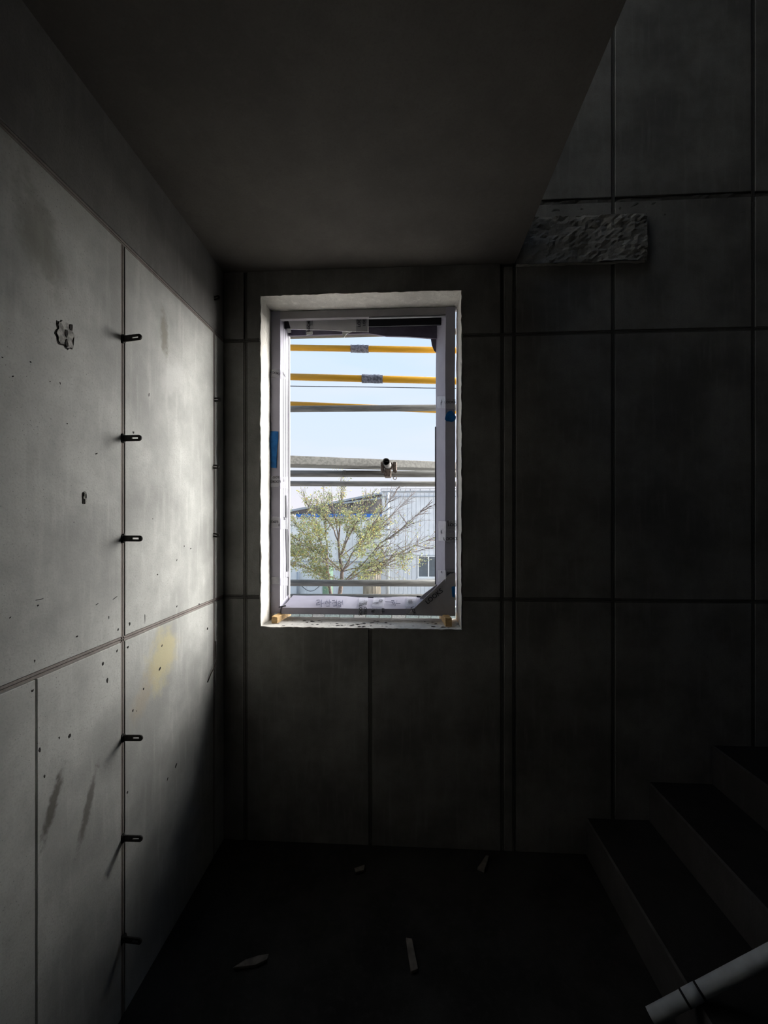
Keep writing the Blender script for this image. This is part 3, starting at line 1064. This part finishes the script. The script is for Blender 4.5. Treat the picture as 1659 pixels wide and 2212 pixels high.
for s, sz, px, py, rx in (('LOOK', .019, 779, 1319, (0, 0, -1)), ('OKS', .019, 789, 1319, (0, 0, -1)), ('R', .024, 806, 1320, (0, 0, 1)), ('KS', .019, 827, 1318, (0, 0, -1)),
                          ('LOK', .02, 893, 1319, (.4, 0, -1))):
    lettering(s, sz, at(px, py, Y0 - .0085 if px < 880 else Y0 - .0125), rx, NY, sill_m)
for px0, px1, py in ((757, 781, 1292), (786, 795, 1294.5), (800, 808, 1295), (859, 868, 1290), (900, 918, 1287)):
    prism('dark_slit', [at(px0, py, Y1 - .004), at(px1, py + 2, Y1 - .004), at(px1, py + 5, Y1 - .004), at(px0, py + 3, Y1 - .004)], (0, .003, 0), M['gasket'], sill_m)

# wooden shims on the sill
for k, (px0, px1, lab) in enumerate(((588, 612, 'pine shim under the left end of the window frame'), (957, 975, 'pine shim under the right end of the window frame'))):
    xa, xb = at(px0, 1345, .06).x, at(px1, 1345, .06).x
    bm = bmesh.new()
    z0 = WZ0 + .0035
    zt = FZ0 - .0005
    if k == 0:
        add_prism(bm, [Vector((xa, .05, z0)), Vector((xa + .028, .05, z0)), Vector((xa + .028, .05, z0 + .030)), Vector((xa, .05, z0 + .034))], (.012, .20, zt - z0 - .034), .0012)
    else:
        add_prism(bm, [Vector((xb - .03, .035, z0)), Vector((xb, .035, z0)), Vector((xb, .035, z0 + .040)), Vector((xb - .03, .035, z0 + .040))], (-.012, .21, zt - z0 - .040), .0012)
    o = link('wood_shim', bm_mesh('wood_shim', bm), M['wood'])
    tag(o, lab, 'shim', 'pine shims under the window frame')

# mortar crumbs lying on the sill
bm = bmesh.new()
for k in range(46):
    c = Vector((random.uniform(WX0 + .05, WX1 - .04), random.uniform(.01, .13), WZ0 + .004))
    s = random.uniform(.002, .006)
    r0 = len(bm.verts)
    ret = bmesh.ops.create_icosphere(bm, subdivisions=1, radius=s)
    for v in ret['verts']:
        v.co = Vector((v.co.x * random.uniform(.6, 3.0), v.co.y * random.uniform(.6, 1.8), v.co.z * .22)) + c
crumbs = link('mortar_crumbs', bm_mesh('mortar_crumbs', bm), M['pit'])
tag(crumbs, 'scattered dark mortar crumbs on the window sill', 'crumbs', kind='stuff')

# ------------------------------------------------------------------ things on the floor
def scrap(name, corners, lab, cat):
    pts = [at_plane(px, py, Vector((0, 0, .004)), Vector((0, 0, 1))) for px, py in corners]
    bm = bmesh.new()
    add_prism(bm, pts, (0, 0, .010), .001)
    for v in bm.verts:
        v.co.z += .004 * mnoise.noise(v.co * 30)
        v.co.z = max(v.co.z, .001)
    o = link(name, bm_mesh(name, bm), M['scrap'])
    tag(o, lab, cat, 'scraps on the floor')


scrap('wood_scrap', ((503, 2096), (530, 2079), (560, 2071), (581, 2066), (577, 2078), (550, 2090)), 'pointed wood splinter on the floor nearest the left wall', 'scrap')
scrap('wood_scrap', ((877, 2030), (890, 2034), (903, 2098), (888, 2104), (882, 2070)), 'straight wood strip on the floor below the window', 'scrap')
scrap('wood_scrap', ((1050, 1852), (1056, 1854), (1046, 1886), (1031, 1880)), 'small wood chip on the floor near the stairs', 'scrap')
scrap('wood_scrap', ((765, 1880), (788, 1872), (786, 1884), (768, 1890)), 'faint short wood chip on the floor at the foot of the front wall', 'scrap')

# grey plastic pipe lying up the stairs
nrm = Vector((-RS, 0, TR)).normalized()
pr = .0195
dirp = Vector((TR, -0.004, RS)).normalized()


def pipe_gap(y):
    """height of the sight line to the pipe's end above the line of the step edges, at depth y"""
    e_ = at(1406, 2196, y)
    return e_.z - (RS + pr / (TR / math.hypot(TR, RS)) + .001 - (0.80 - e_.x) * RS / TR)


ya, yb = -1.1, -0.5
for _ in range(40):
    ym = (ya + yb) / 2
    if pipe_gap(ym) > 0:
        ya = ym
    else:
        yb = ym
pa = at(1406, 2196, ym)
pb = pa + dirp * 1.7
pp = empty('plastic_pipe', pa, label='light grey plastic pipe lying up the dark stairs', cat='pipe')
pipe('pipe_tube', pa, pb, pr, pr - .003, M['pvc'], pp, 28)
for k, s in enumerate((.105, .150)):
    q = pa + dirp * s
    tube('joint_ring', [q, q + dirp * .006], pr + .0012, M['ink'], pp, 28)
q = pa + dirp * .111
tube('joint_collar', [q, q + dirp * .039], pr + .0008, M['pvc'], pp, 28)

# ------------------------------------------------------------------ scaffold outside the window
PR = .0243


def spipe(px0, py0, px1, py1, Y, mat, label, r=PR, Yb=None, name='scaffold_tube', group='scaffold tubes outside the window', ext=.75):
    p, q = at(px0, py0, Y), at(px1, py1, Yb if Yb is not None else Y)
    d = (q - p).normalized()
    a_, b_ = p - d * ext, q + d * ext
    root = empty(name, a_, label=label, cat='scaffold tube', group=group)
    pipe('tube', a_, b_, r, r - .003, M[mat], root)
    return root, p, q, d


def sleeve(root, p, q, d, px0, px1, Y, mat='sleeve', r=PR + .006):
    xa, xb = at(px0, 800, Y).x, at(px1, 800, Y).x
    t0, t1 = (xa - p.x) / d.x, (xb - p.x) / d.x
    n = 10
    bm = bmesh.new()
    add_tube(bm, [p + d * (t0 + (t1 - t0) * i / n) for i in range(n + 1)], [r + random.uniform(-.0015, .0015) for i in range(n + 1)], 16)
    link('foam_sleeve', bm_mesh('foam_sleeve', bm), M[mat], root)


YS = 1.12
t = spipe(626, 751, 940, 756, YS + .30, 'yellow', 'yellow scaffold tube highest in the window, short grey sleeve', r=PR)
sleeve(*t, 758, 796.5, YS + .30)
t = spipe(626, 814, 943, 822, YS, 'yellow', 'yellow scaffold tube second from top, wide speckled grey sleeve', r=PR)
sleeve(*t, 782, 827, YS)
spipe(626, 873, 943, 886, YS + .30, 'yellow', 'yellow scaffold tube half hidden by a grey one', r=PR - .002)
spipe(626, 883.5, 943, 881, YS, 'galv', 'weathered grey scaffold tube below the yellow ones', r=PR - .001)
spipe(622, 725.5, 985, 716, YS + .3, 'galv', 'grey scaffold tube right under the window head', r=PR)
t = spipe(626, 1023, 985, 1024, YS, 'galv', 'grey scaffold tube carrying the coupler', r=PR)
sleeve(*t, 741, 747, YS, 'galv', PR + .002)
t = spipe(626, 1044.5, 985, 1045.5, YS + .75, 'galv', 'thin grey scaffold tube just below the coupler tube', r=PR)
sleeve(*t, 742, 748, YS + .75, 'galv', PR + .002)
spipe(630, 1259, 985, 1260, YS, 'galv', 'pale scaffold tube crossing low in front of the tree trunk', r=PR)
spipe(630, 1289, 985, 1290, YS, 'galv', 'pale scaffold tube just above the window frame bottom', r=PR - .003)

for k, (yy, lab) in enumerate(((YS + 2 * PR + .004, 'nearest'), (YS + .30 + 2 * PR + .004, 'middle'), (YS + .75 + 2 * PR + .004, 'farthest'))):
    ub = Vector((-1.42 - .04 * k, yy, -3.4))
    root = empty('scaffold_upright', ub, label='upright grey scaffold post left of the window, ' + lab + ' of three', cat='scaffold post', group='scaffold posts left of the window')
    pipe('tube', ub + Vector((0, 0, .01)), ub + Vector((0, 0, 6.8)), PR, PR - .003, M['galv'], root)
    box('base_plate', ub + Vector((-.07, -.07, 0)), ub + Vector((.07, .07, .01)), M['galv'], root)

# square steel transom, its left end nearer
p, q = at(600, 994, .62), at(1000, 1007.5, 1.62)
d = (q - p).normalized()
sd = Vector((0, 0, 1)).cross(d).normalized()
hh = .029
bm = bmesh.new()
pe_ = [p + sd * x + Vector((0, 0, z)) for x, z in ((-.02, -.026), (.17, -.026), (.17, .026), (-.02, .030))]
add_prism(bm, pe_, q - p + d * .4, .004)
o = link('steel_transom', bm_mesh('steel_transom', bm), M['galv'])
tag(o, 'square grey steel beam just above the coupler tube', 'beam')

# short tube pointing at the viewer and its coupler
pc = at(834, 997.5, .80)
root = empty('scaffold_tube', pc, label='short scaffold tube seen end on, pointing into the room', cat='scaffold tube', group='scaffold tubes outside the window')
dd = Vector((.02, 1, .01)).normalized()
pipe('tube', pc, pc + dd * .27, PR, PR - .0035, M['galv_dark'], root)
box('tube_plug', pc + Vector((-.014, .10, -.014)), pc + Vector((.018, .11, .014)), M['black'], root)
ck = pc + dd * .22
cr = empty('scaffold_coupler', ck, label='rusty clamp coupler below the end of the short tube', cat='coupler')
pipe('coupler_ring', ck - dd * .025, ck + dd * .025, PR + .008, PR + .001, M['coupler'], cr)
tz = at(836, 1023, YS).z
box('coupler_body', (ck.x - .028, ck.y - .026, tz - .036), (ck.x + .020, ck.y + .0755, ck.z - PR - .001), M['coupler'], cr, .005)
for (dx, dz) in ((-.040, .014), (.046, .012), (-.036, -.048), (.052, -.046)):
    c = ck + Vector((dx, -.01, dz))
    tube('coupler_bolt', [c + Vector((0, -.03, 0)), c + Vector((0, .03, 0))], .007, M['galv'], cr, 8)
    tube('coupler_nut', [c + Vector((0, -.034, 0)), c + Vector((0, -.022, 0))], .0115, M['coupler'], cr, 6)
box('coupler_flap', (ck.x - .052, ck.y - .02, ck.z - .038), (ck.x - .030, ck.y + .02, ck.z + .022), M['coupler'], cr, .004)
box('coupler_flap', (ck.x + .032, ck.y - .02, ck.z - .046), (ck.x + .060, ck.y + .02, ck.z + .024), M['coupler'], cr, .004)
bm = bmesh.new()
ringp = at(853, 1032.5, ck.y)
add_tube(bm, [ringp + Vector((.012 * math.cos(k * math.pi / 8), 0, .010 * math.sin(k * math.pi / 8))) for k in range(17)], .0028, 6, False)
link('coupler_eye', bm_mesh('coupler_eye', bm), M['coupler'], cr)

# overhead cables
o = tube('overhead_cable', [at(600 + 40 * k, 833.5 + .55 * k + .25 * math.sin(k), 7.0) for k in range(11)], .0085, M['cable'], None, 6)
tag(o, 'thin black cable crossing the sky between scaffold tubes', 'cable')

# ------------------------------------------------------------------ outdoors
GZ = -3.4
ground = tag(box('ground', (-80, .6, GZ - .3), (80, 160, GZ), M['ground']), 'pale yard ground below the window', kind='structure')

# grey clad building on the right
YB1 = 21.7
gb = empty('grey_clad_building', (at(900, 1200, YB1).x, YB1, GZ), label='pale grey metal clad building with a small sliding window', cat='building')
xl = at(825, 1100, YB1).x
zt = at(880, 1060, YB1).z
box('building_core', (xl + .02, YB1 + .06, GZ), (xl + 9.0, YB1 + 2.7, zt - .02), M['clad'], gb)
wx0, wx1, wz0, wz1 = at(902, 1200, YB1).x, at(949, 1200, YB1).x, at(920, 1248, YB1).z, at(920, 1200, YB1).z
pw = .242
k = 0
x = xl
while x < xl + 8.5:
    x2 = x + pw - .013
    if x2 > wx0 and x < wx1:
        box('cladding_panel', (x, YB1, GZ), (x2, YB1 + .07, wz0 - .02), M['clad'], gb, .004)
        box('cladding_panel', (x, YB1, wz1 + .02), (x2, YB1 + .07, zt - .12), M['clad'], gb, .004)
    else:
        box('cladding_panel', (x, YB1, GZ), (x2, YB1 + .07, zt - .12), M['clad'], gb, .004)
    x += pw
box('parapet_trim', (xl - .05, YB1 - .05, zt - .36), (xl + 9.1, YB1 + .03, zt - .31), M['clad_trim'], gb)
box('parapet_cap', (xl - .06, YB1 - .06, zt - .05), (xl + 9.1, YB1 + .12, zt), M['clad_trim'], gb)
rail = tube('parapet_rail', [(xl - .06, YB1 - .03, zt + .10), (xl + 9, YB1 - .03, zt + .10)], .014, M['cable'], gb, 6)
for kk in range(12):
    tube('rail_stay', [(xl - .05 + .55 * kk, YB1 - .03, zt - .03), (xl - .05 + .55 * kk, YB1 - .03, zt + .10)], .014, M['cable'], gb, 6)
xd = at(838.5, 1100, YB1 - .1).x
dp = tube('downpipe', [(xd, YB1 - .1, GZ), (xd, YB1 - .1, zt - .1)], .075, M['white'], gb, 12)
for z in (GZ + .5, -.6, .9, zt - .5):
    tube('pipe_bracket', [(xd, YB1 - .1, z), (xd, YB1 - .1, z + .05)], .088, M['clad_trim'], dp, 12)
wf = box('window', (wx0, YB1 - .01, wz0), (wx1, YB1 + .03, wz1), M['white'], gb)
bw = .07
xm_ = (wx0 + wx1) / 2
for (xa, xb) in ((wx0, wx0 + bw), (xm_ - bw / 2, xm_ + bw / 2), (wx1 - bw, wx1)):
    box('window_bar', (xa, YB1 - .06, wz0), (xb, YB1 + .02, wz1), M['white'], wf, .006)
for (za, zb) in ((wz0, wz0 + bw), (wz1 - bw, wz1)):
    box('window_bar', (wx0, YB1 - .055, za), (wx1, YB1 + .02, zb), M['white'], wf, .006)
box('window_sill', (wx0 - .05, YB1 - .10, wz0 - .05), (wx1 + .05, YB1 + .02, wz0), M['white'], wf)
box('window_pane', (wx0 + bw, YB1 - .03, wz0 + bw), (xm_ - bw / 2, YB1 - .012, wz1 - bw), M['pane'], wf)
box('window_pane', (xm_ + bw / 2, YB1 - .025, wz0 + bw), (wx1 - bw, YB1 - .012, wz1 - bw), M['pane'], wf)

# white factory with a low gable, behind
YB2 = 25.0
fb = empty('white_factory', (at(700, 1200, YB2).x, YB2, GZ), label='white factory with dark low gable and blue gutter behind the tree', cat='building')
fx0, fx1 = at(500, 1100, YB2).x, at(845, 1100, YB2).x
zb_ = at(720, 1117, YB2).z
zg = at(720, 1110, YB2).z
x = fx0
box('building_core', (fx0, YB2 + .05, GZ), (fx1 + 6, YB2 + 14, zb_ - .1), M['factory'], fb)
zl = at(720, 1213, YB2).z
while x < fx1:
    box('cladding_panel', (x, YB2, zl + .03), (x + .98, YB2 + .06, zb_), M['factory'], fb, .008)
    box('base_panel', (x, YB2 + .03, GZ), (x + .985, YB2 + .07, zl - .03), M['white'], fb, .008)
    x += 1.0
box('wall_band', (fx0, YB2 - .03, zl - .05), (fx1, YB2 + .05, zl + .03), M['clad_trim'], fb)
box('blue_gutter', (at(640, 1110, YB2).x, YB2 - .14, zb_), (fx1, YB2 + .05, zg), M['bluegutter'], fb, .02)
prism('gable_wall', [at(500, 1111, YB2), at(845, 1111, YB2), at(845, 1060, YB2), at(620, 1104, YB2), at(500, 1110, YB2)], (0, .1, 0), M['gable'], fb)
ra, rb = at(612, 1104, YB2 - .3), at(850, 1058, YB2 - .3)
prism('roof_sheet', [ra, rb, rb + Vector((0, 0, -.13)), ra + Vector((0, 0, -.13))], (0, 14, 0), M['roofedge'], fb)
ra, rb = at(740, 1085, YB2 - .4), at(830, 1073, YB2 - .4)
prism('roof_flashing', [ra, rb, rb + Vector((0, 0, -.10)), ra + Vector((0, 0, -.10))], (0, .3, 0), M['roofedge'], fb)
va, vb = at(797, 1214, YB2 - .1), at(824, 1233, YB2 - .1)
hole = box('vent_opening', (va.x, YB2 - .06, vb.z), (vb.x, YB2 + .02, va.z), M['black'], fb)
for kk in range(3):
    xx = va.x + (.16 + .22 * kk)
    box('vent_bar', (xx, YB2 - .08, vb.z + .1), (xx + .05, YB2 - .05, va.z - .15), M['white'], hole)
gp = at(637, 1260, YB2 - 1)
tube('wall_pole', [(gp.x, YB2 - .2, GZ), (gp.x, YB2 - .2, at(637, 1236, YB2 - .2).z)], .11, M['clad_trim'], fb, 8)

# brown tank in front of the factory
YT = 20.6
tc = at(803.5, 1285, YT)
tank_r = (at(822, 1260, YT).x - at(785, 1260, YT).x) / 2
tk = empty('brown_tank', (tc.x, YT, GZ), label='brown ribbed tank standing at the grey building corner', cat='tank')
ztk = at(803, 1230, YT).z
tube('tank_body', [(tc.x, YT, GZ), (tc.x, YT, ztk)], tank_r, M['tank'], tk, 28)
for kk in range(18):
    a = 2 * math.pi * kk / 18
    px_, py_ = tc.x + math.cos(a) * tank_r, YT + math.sin(a) * tank_r
    tube('tank_rib', [(px_, py_, GZ), (px_, py_, ztk - .02)], .022, M['tank'], tk, 6)
tube('tank_rim', [(tc.x, YT, ztk - .06), (tc.x, YT, ztk + .02)], tank_r + .03, M['tank'], tk, 28)

# green drum behind the tree
dc = at(708, 1260, 19.0)
dr = empty('green_drum', (dc.x, 19.0, GZ), label='dull green drum half hidden behind the tree trunk', cat='drum')
zd = at(708, 1224, 19.0).z
tube('drum_body', [(dc.x, 19.0, GZ), (dc.x, 19.0, zd)], .27, M['green'], dr, 20)
for z in (GZ + .5, GZ + 1.0, zd - .04):
    tube('drum_hoop', [(dc.x, 19.0, z), (dc.x, 19.0, z + .04)], .285, M['green'], dr, 20)

# slack wire on the factory wall
o = tube('slack_wire', [at(648 + 4.6 * k, 1262 + 15 * math.sin(math.pi * k / 10), YB2 - .35) for k in range(11)], .02, M['cable'], None, 6)
tag(o, 'slack grey wire looping in front of the white factory base', 'cable')

# low block wall in the yard, seen under the window frame
YW = 10.6
bwall = empty('block_wall', (-1.5, YW, GZ), label='low weathered block wall seen under the window frame', cat='wall')
top = at(760, 1309, YW).z
box('wall_core', (-6.0, YW + .02, GZ), (3.0, YW + .22, top - .01), M['ground'], bwall)
bh, bwid = .20, .40
for row in range(6):
    z1 = top - row * bh
    n = 0
    x = -5.8 + (.2 if row % 2 else 0)
    while x < 2.6:
        w = bwid * random.uniform(.85, 1.15)
        box('block', (x, YW - random.uniform(0, .035), z1 - bh + .014), (x + w - .016, YW + .1, z1), M['block'] if random.random() < .6 else M['block_b'], bwall, .012)
        x += w

# ------------------------------------------------------------------ tree
YTR = 12.6
base = at(733, 1400, YTR)
base.z = GZ
tree = empty('yard_tree', base, label='thin autumn tree with sparse leaves in front of the factory', cat='tree')
rt = random.Random(21)
SC = (YTR + CD) / F           # metres per pixel at the tree
bmB = bmesh.new()
leaves = []


def P3(px, py, dy=0.0):
    return at(px, py, YTR + dy)


def limb(pts, r0, r1, seg=6):
    n = len(pts)
    add_tube(bmB, pts, [r0 + (r1 - r0) * i / (n - 1) for i in range(n)], seg, False)


def wig(a, b, n, amp, sag=0.0):
    out = []
    s = rt.uniform(0, 100)
    L = (b - a).length
    for i in range(n + 1):
        t = i / n
        w = Vector((mnoise.noise(Vector((t * 3, s, 0))), mnoise.noise(Vector((t * 3, s, 5))), mnoise.noise(Vector((t * 3, s, 9))))) * amp * L * math.sin(math.pi * min(1, t * 1.2) if t < .8 else math.pi * .96)
        out.append(a + (b - a) * t + w + Vector((0, 0, sag * L * t * (1 - t))))
    return out


def leafiness(p):
    """how many leaves a twig carries: the left and the heart of the crown are full, the right nearly bare"""
    px = 733 + (p.x - base.x) / SC
    py = YH - (p.z - EYE) / SC
    v = 1.0
    if px > 800:
        v *= max(.07, 1 - (px - 790) / 50)
    if py < 1110:
        v *= .55
    if py < 1075:
        v *= .6
    if py > 1190 and px > 860:
        v = .4
    return v


def twig(a, d, L, r, lev):
    b = a + d * L
    pts = wig(a, b, 4 if lev else 3, .10, .06)
    limb(pts, r, r * .45, 5 if lev > 1 else 4)
    lf = leafiness((a + b) / 2)
    nl = max(0, int(rt.gauss(21, 5) * lf * (L / .55 if lev < 2 else L / .8)))
    for i in range(nl):
        t = rt.random() ** .7
        k = min(int(t * (len(pts) - 1)), len(pts) - 2)
        q = pts[k].lerp(pts[k + 1], t * (len(pts) - 1) - k)
        leaves.append(q + Vector((rt.gauss(0, .05), rt.gauss(0, .05), rt.gauss(-.02, .05))))
    if lev > 0:
        n = 4 if lev > 1 else 3
        for i in range(n):
            t = rt.uniform(.25, .98)
            k = min(int(t * (len(pts) - 1)), len(pts) - 2)
            q = pts[k].lerp(pts[k + 1], t * (len(pts) - 1) - k)
            nd = (d + Vector((rt.gauss(0, .45), rt.gauss(0, .55), rt.gauss(.08, .38)))).normalized()
            twig(q, nd, L * rt.uniform(.45, .72), r * .5, lev - 1)


fork = P3(737, 1262)
limb([base, base + Vector((.03, 0, .8)), P3(733, 1292), fork, P3(739, 1235), P3(734, 1205), P3(731, 1170), P3(735, 1130)], .105, .025, 10)
limb([base + Vector((-.1, .1, .2)), P3(718, 1300, .2), P3(712, 1270, .2), P3(706, 1215, .3)], .07, .05, 8)
mains = [((731, 1170), (690, 1095), .3, .04), ((735, 1130), (738, 1052), .1, .03), ((739, 1235), (640, 1165), -.4, .05), ((737, 1262), (628, 1215), .2, .045),
         ((734, 1205), (795, 1085), -.3, .05), ((739, 1235), (850, 1070), .2, .055), ((737, 1262), (910, 1105), -.2, .06), ((737, 1262), (935, 1162), .3, .055),
         ((739, 1235), (905, 1190), -.5, .04), ((737, 1262), (870, 1212), .4, .035), ((706, 1215), (662, 1085), -.3, .04), ((706, 1215), (700, 1075), .3, .04),
         ((706, 1215), (630, 1125), .5, .04), ((734, 1205), (765, 1100), .7, .04), ((731, 1170), (718, 1090), -.7, .035), ((706, 1215), (640, 1190), .1, .035),
         ((734, 1205), (825, 1140), .6, .04), ((739, 1235), (655, 1200), -.6, .035), ((737, 1262), (690, 1235), -.5, .03), ((737, 1262), (800, 1225), -.5, .03),
         ((739, 1235), (880, 1080), .9, .04), ((739, 1235), (780, 1175), -.9, .035), ((706, 1215), (680, 1140), -.8, .03)]
for (s, t, dy, r) in mains:
    a = P3(*s, .3 if s[0] == 706 else 0)
    b = P3(*t, dy * 2.2)
    pts = wig(a, b, 8, .07, .10)
    limb(pts, r * (.7 if t[0] < 810 else .5), r * .15, 7)
    L = (b - a).length
    for i in range(11):
        tt = .28 + .72 * (i + rt.random()) / 11
        k = min(int(tt * 8), 7)
        q = pts[k].lerp(pts[k + 1], tt * 8 - k)
        d = (pts[k + 1] - pts[k]).normalized()
        nd = (d + Vector((rt.gauss(0, .5), rt.gauss(0, .6), rt.gauss(.1, .42)))).normalized()
        twig(q, nd, rt.uniform(.45, .85) * (1.15 - .4 * tt), r * .3, 1)
    if t[0] > 810:
        for i in range(16):
            tt = .35 + .6 * rt.random()
            k = min(int(tt * 8), 7)
            q = pts[k].lerp(pts[k + 1], tt * 8 - k)
            d = (pts[k + 1] - pts[k]).normalized()
            nd = (d + Vector((rt.gauss(0, .35), rt.gauss(0, .5), rt.gauss(.1, .36)))).normalized()
            twig(q, nd, rt.uniform(.7, 1.3) * (1.2 - .6 * tt), .0065, 1)
    twig(pts[-1], (pts[-1] - pts[-2]).normalized(), .5, r * .3, 1)
trunk = link('trunk_and_branches', bm_mesh('trunk_and_branches', bmB), M['bark'], tree, True)
verts, faces = [], []
for q in leaves:
    s = rt.uniform(.026, .05)
    ax = Vector((rt.gauss(0, 1), rt.gauss(0, 1), rt.gauss(-.4, .8))).normalized()
    sd = ax.cross(Vector((rt.gauss(0, 1), rt.gauss(0, 1), rt.gauss(0, 1)))).normalized()
    up = ax.cross(sd) * .25 * s
    i = len(verts)
    verts += [q, q + ax * s * .9 + sd * s * .48 + up, q + ax * s * 2.0, q + ax * s * .9 - sd * s * .48 + up]
    faces += [(i, i + 1, i + 2), (i, i + 2, i + 3)]
me = bpy.data.meshes.new('foliage')
me.from_pydata(verts, [], faces)
fo = link('foliage', me, M['leaf'], tree)
fo['kind'] = 'stuff'
print('leaves', len(leaves))
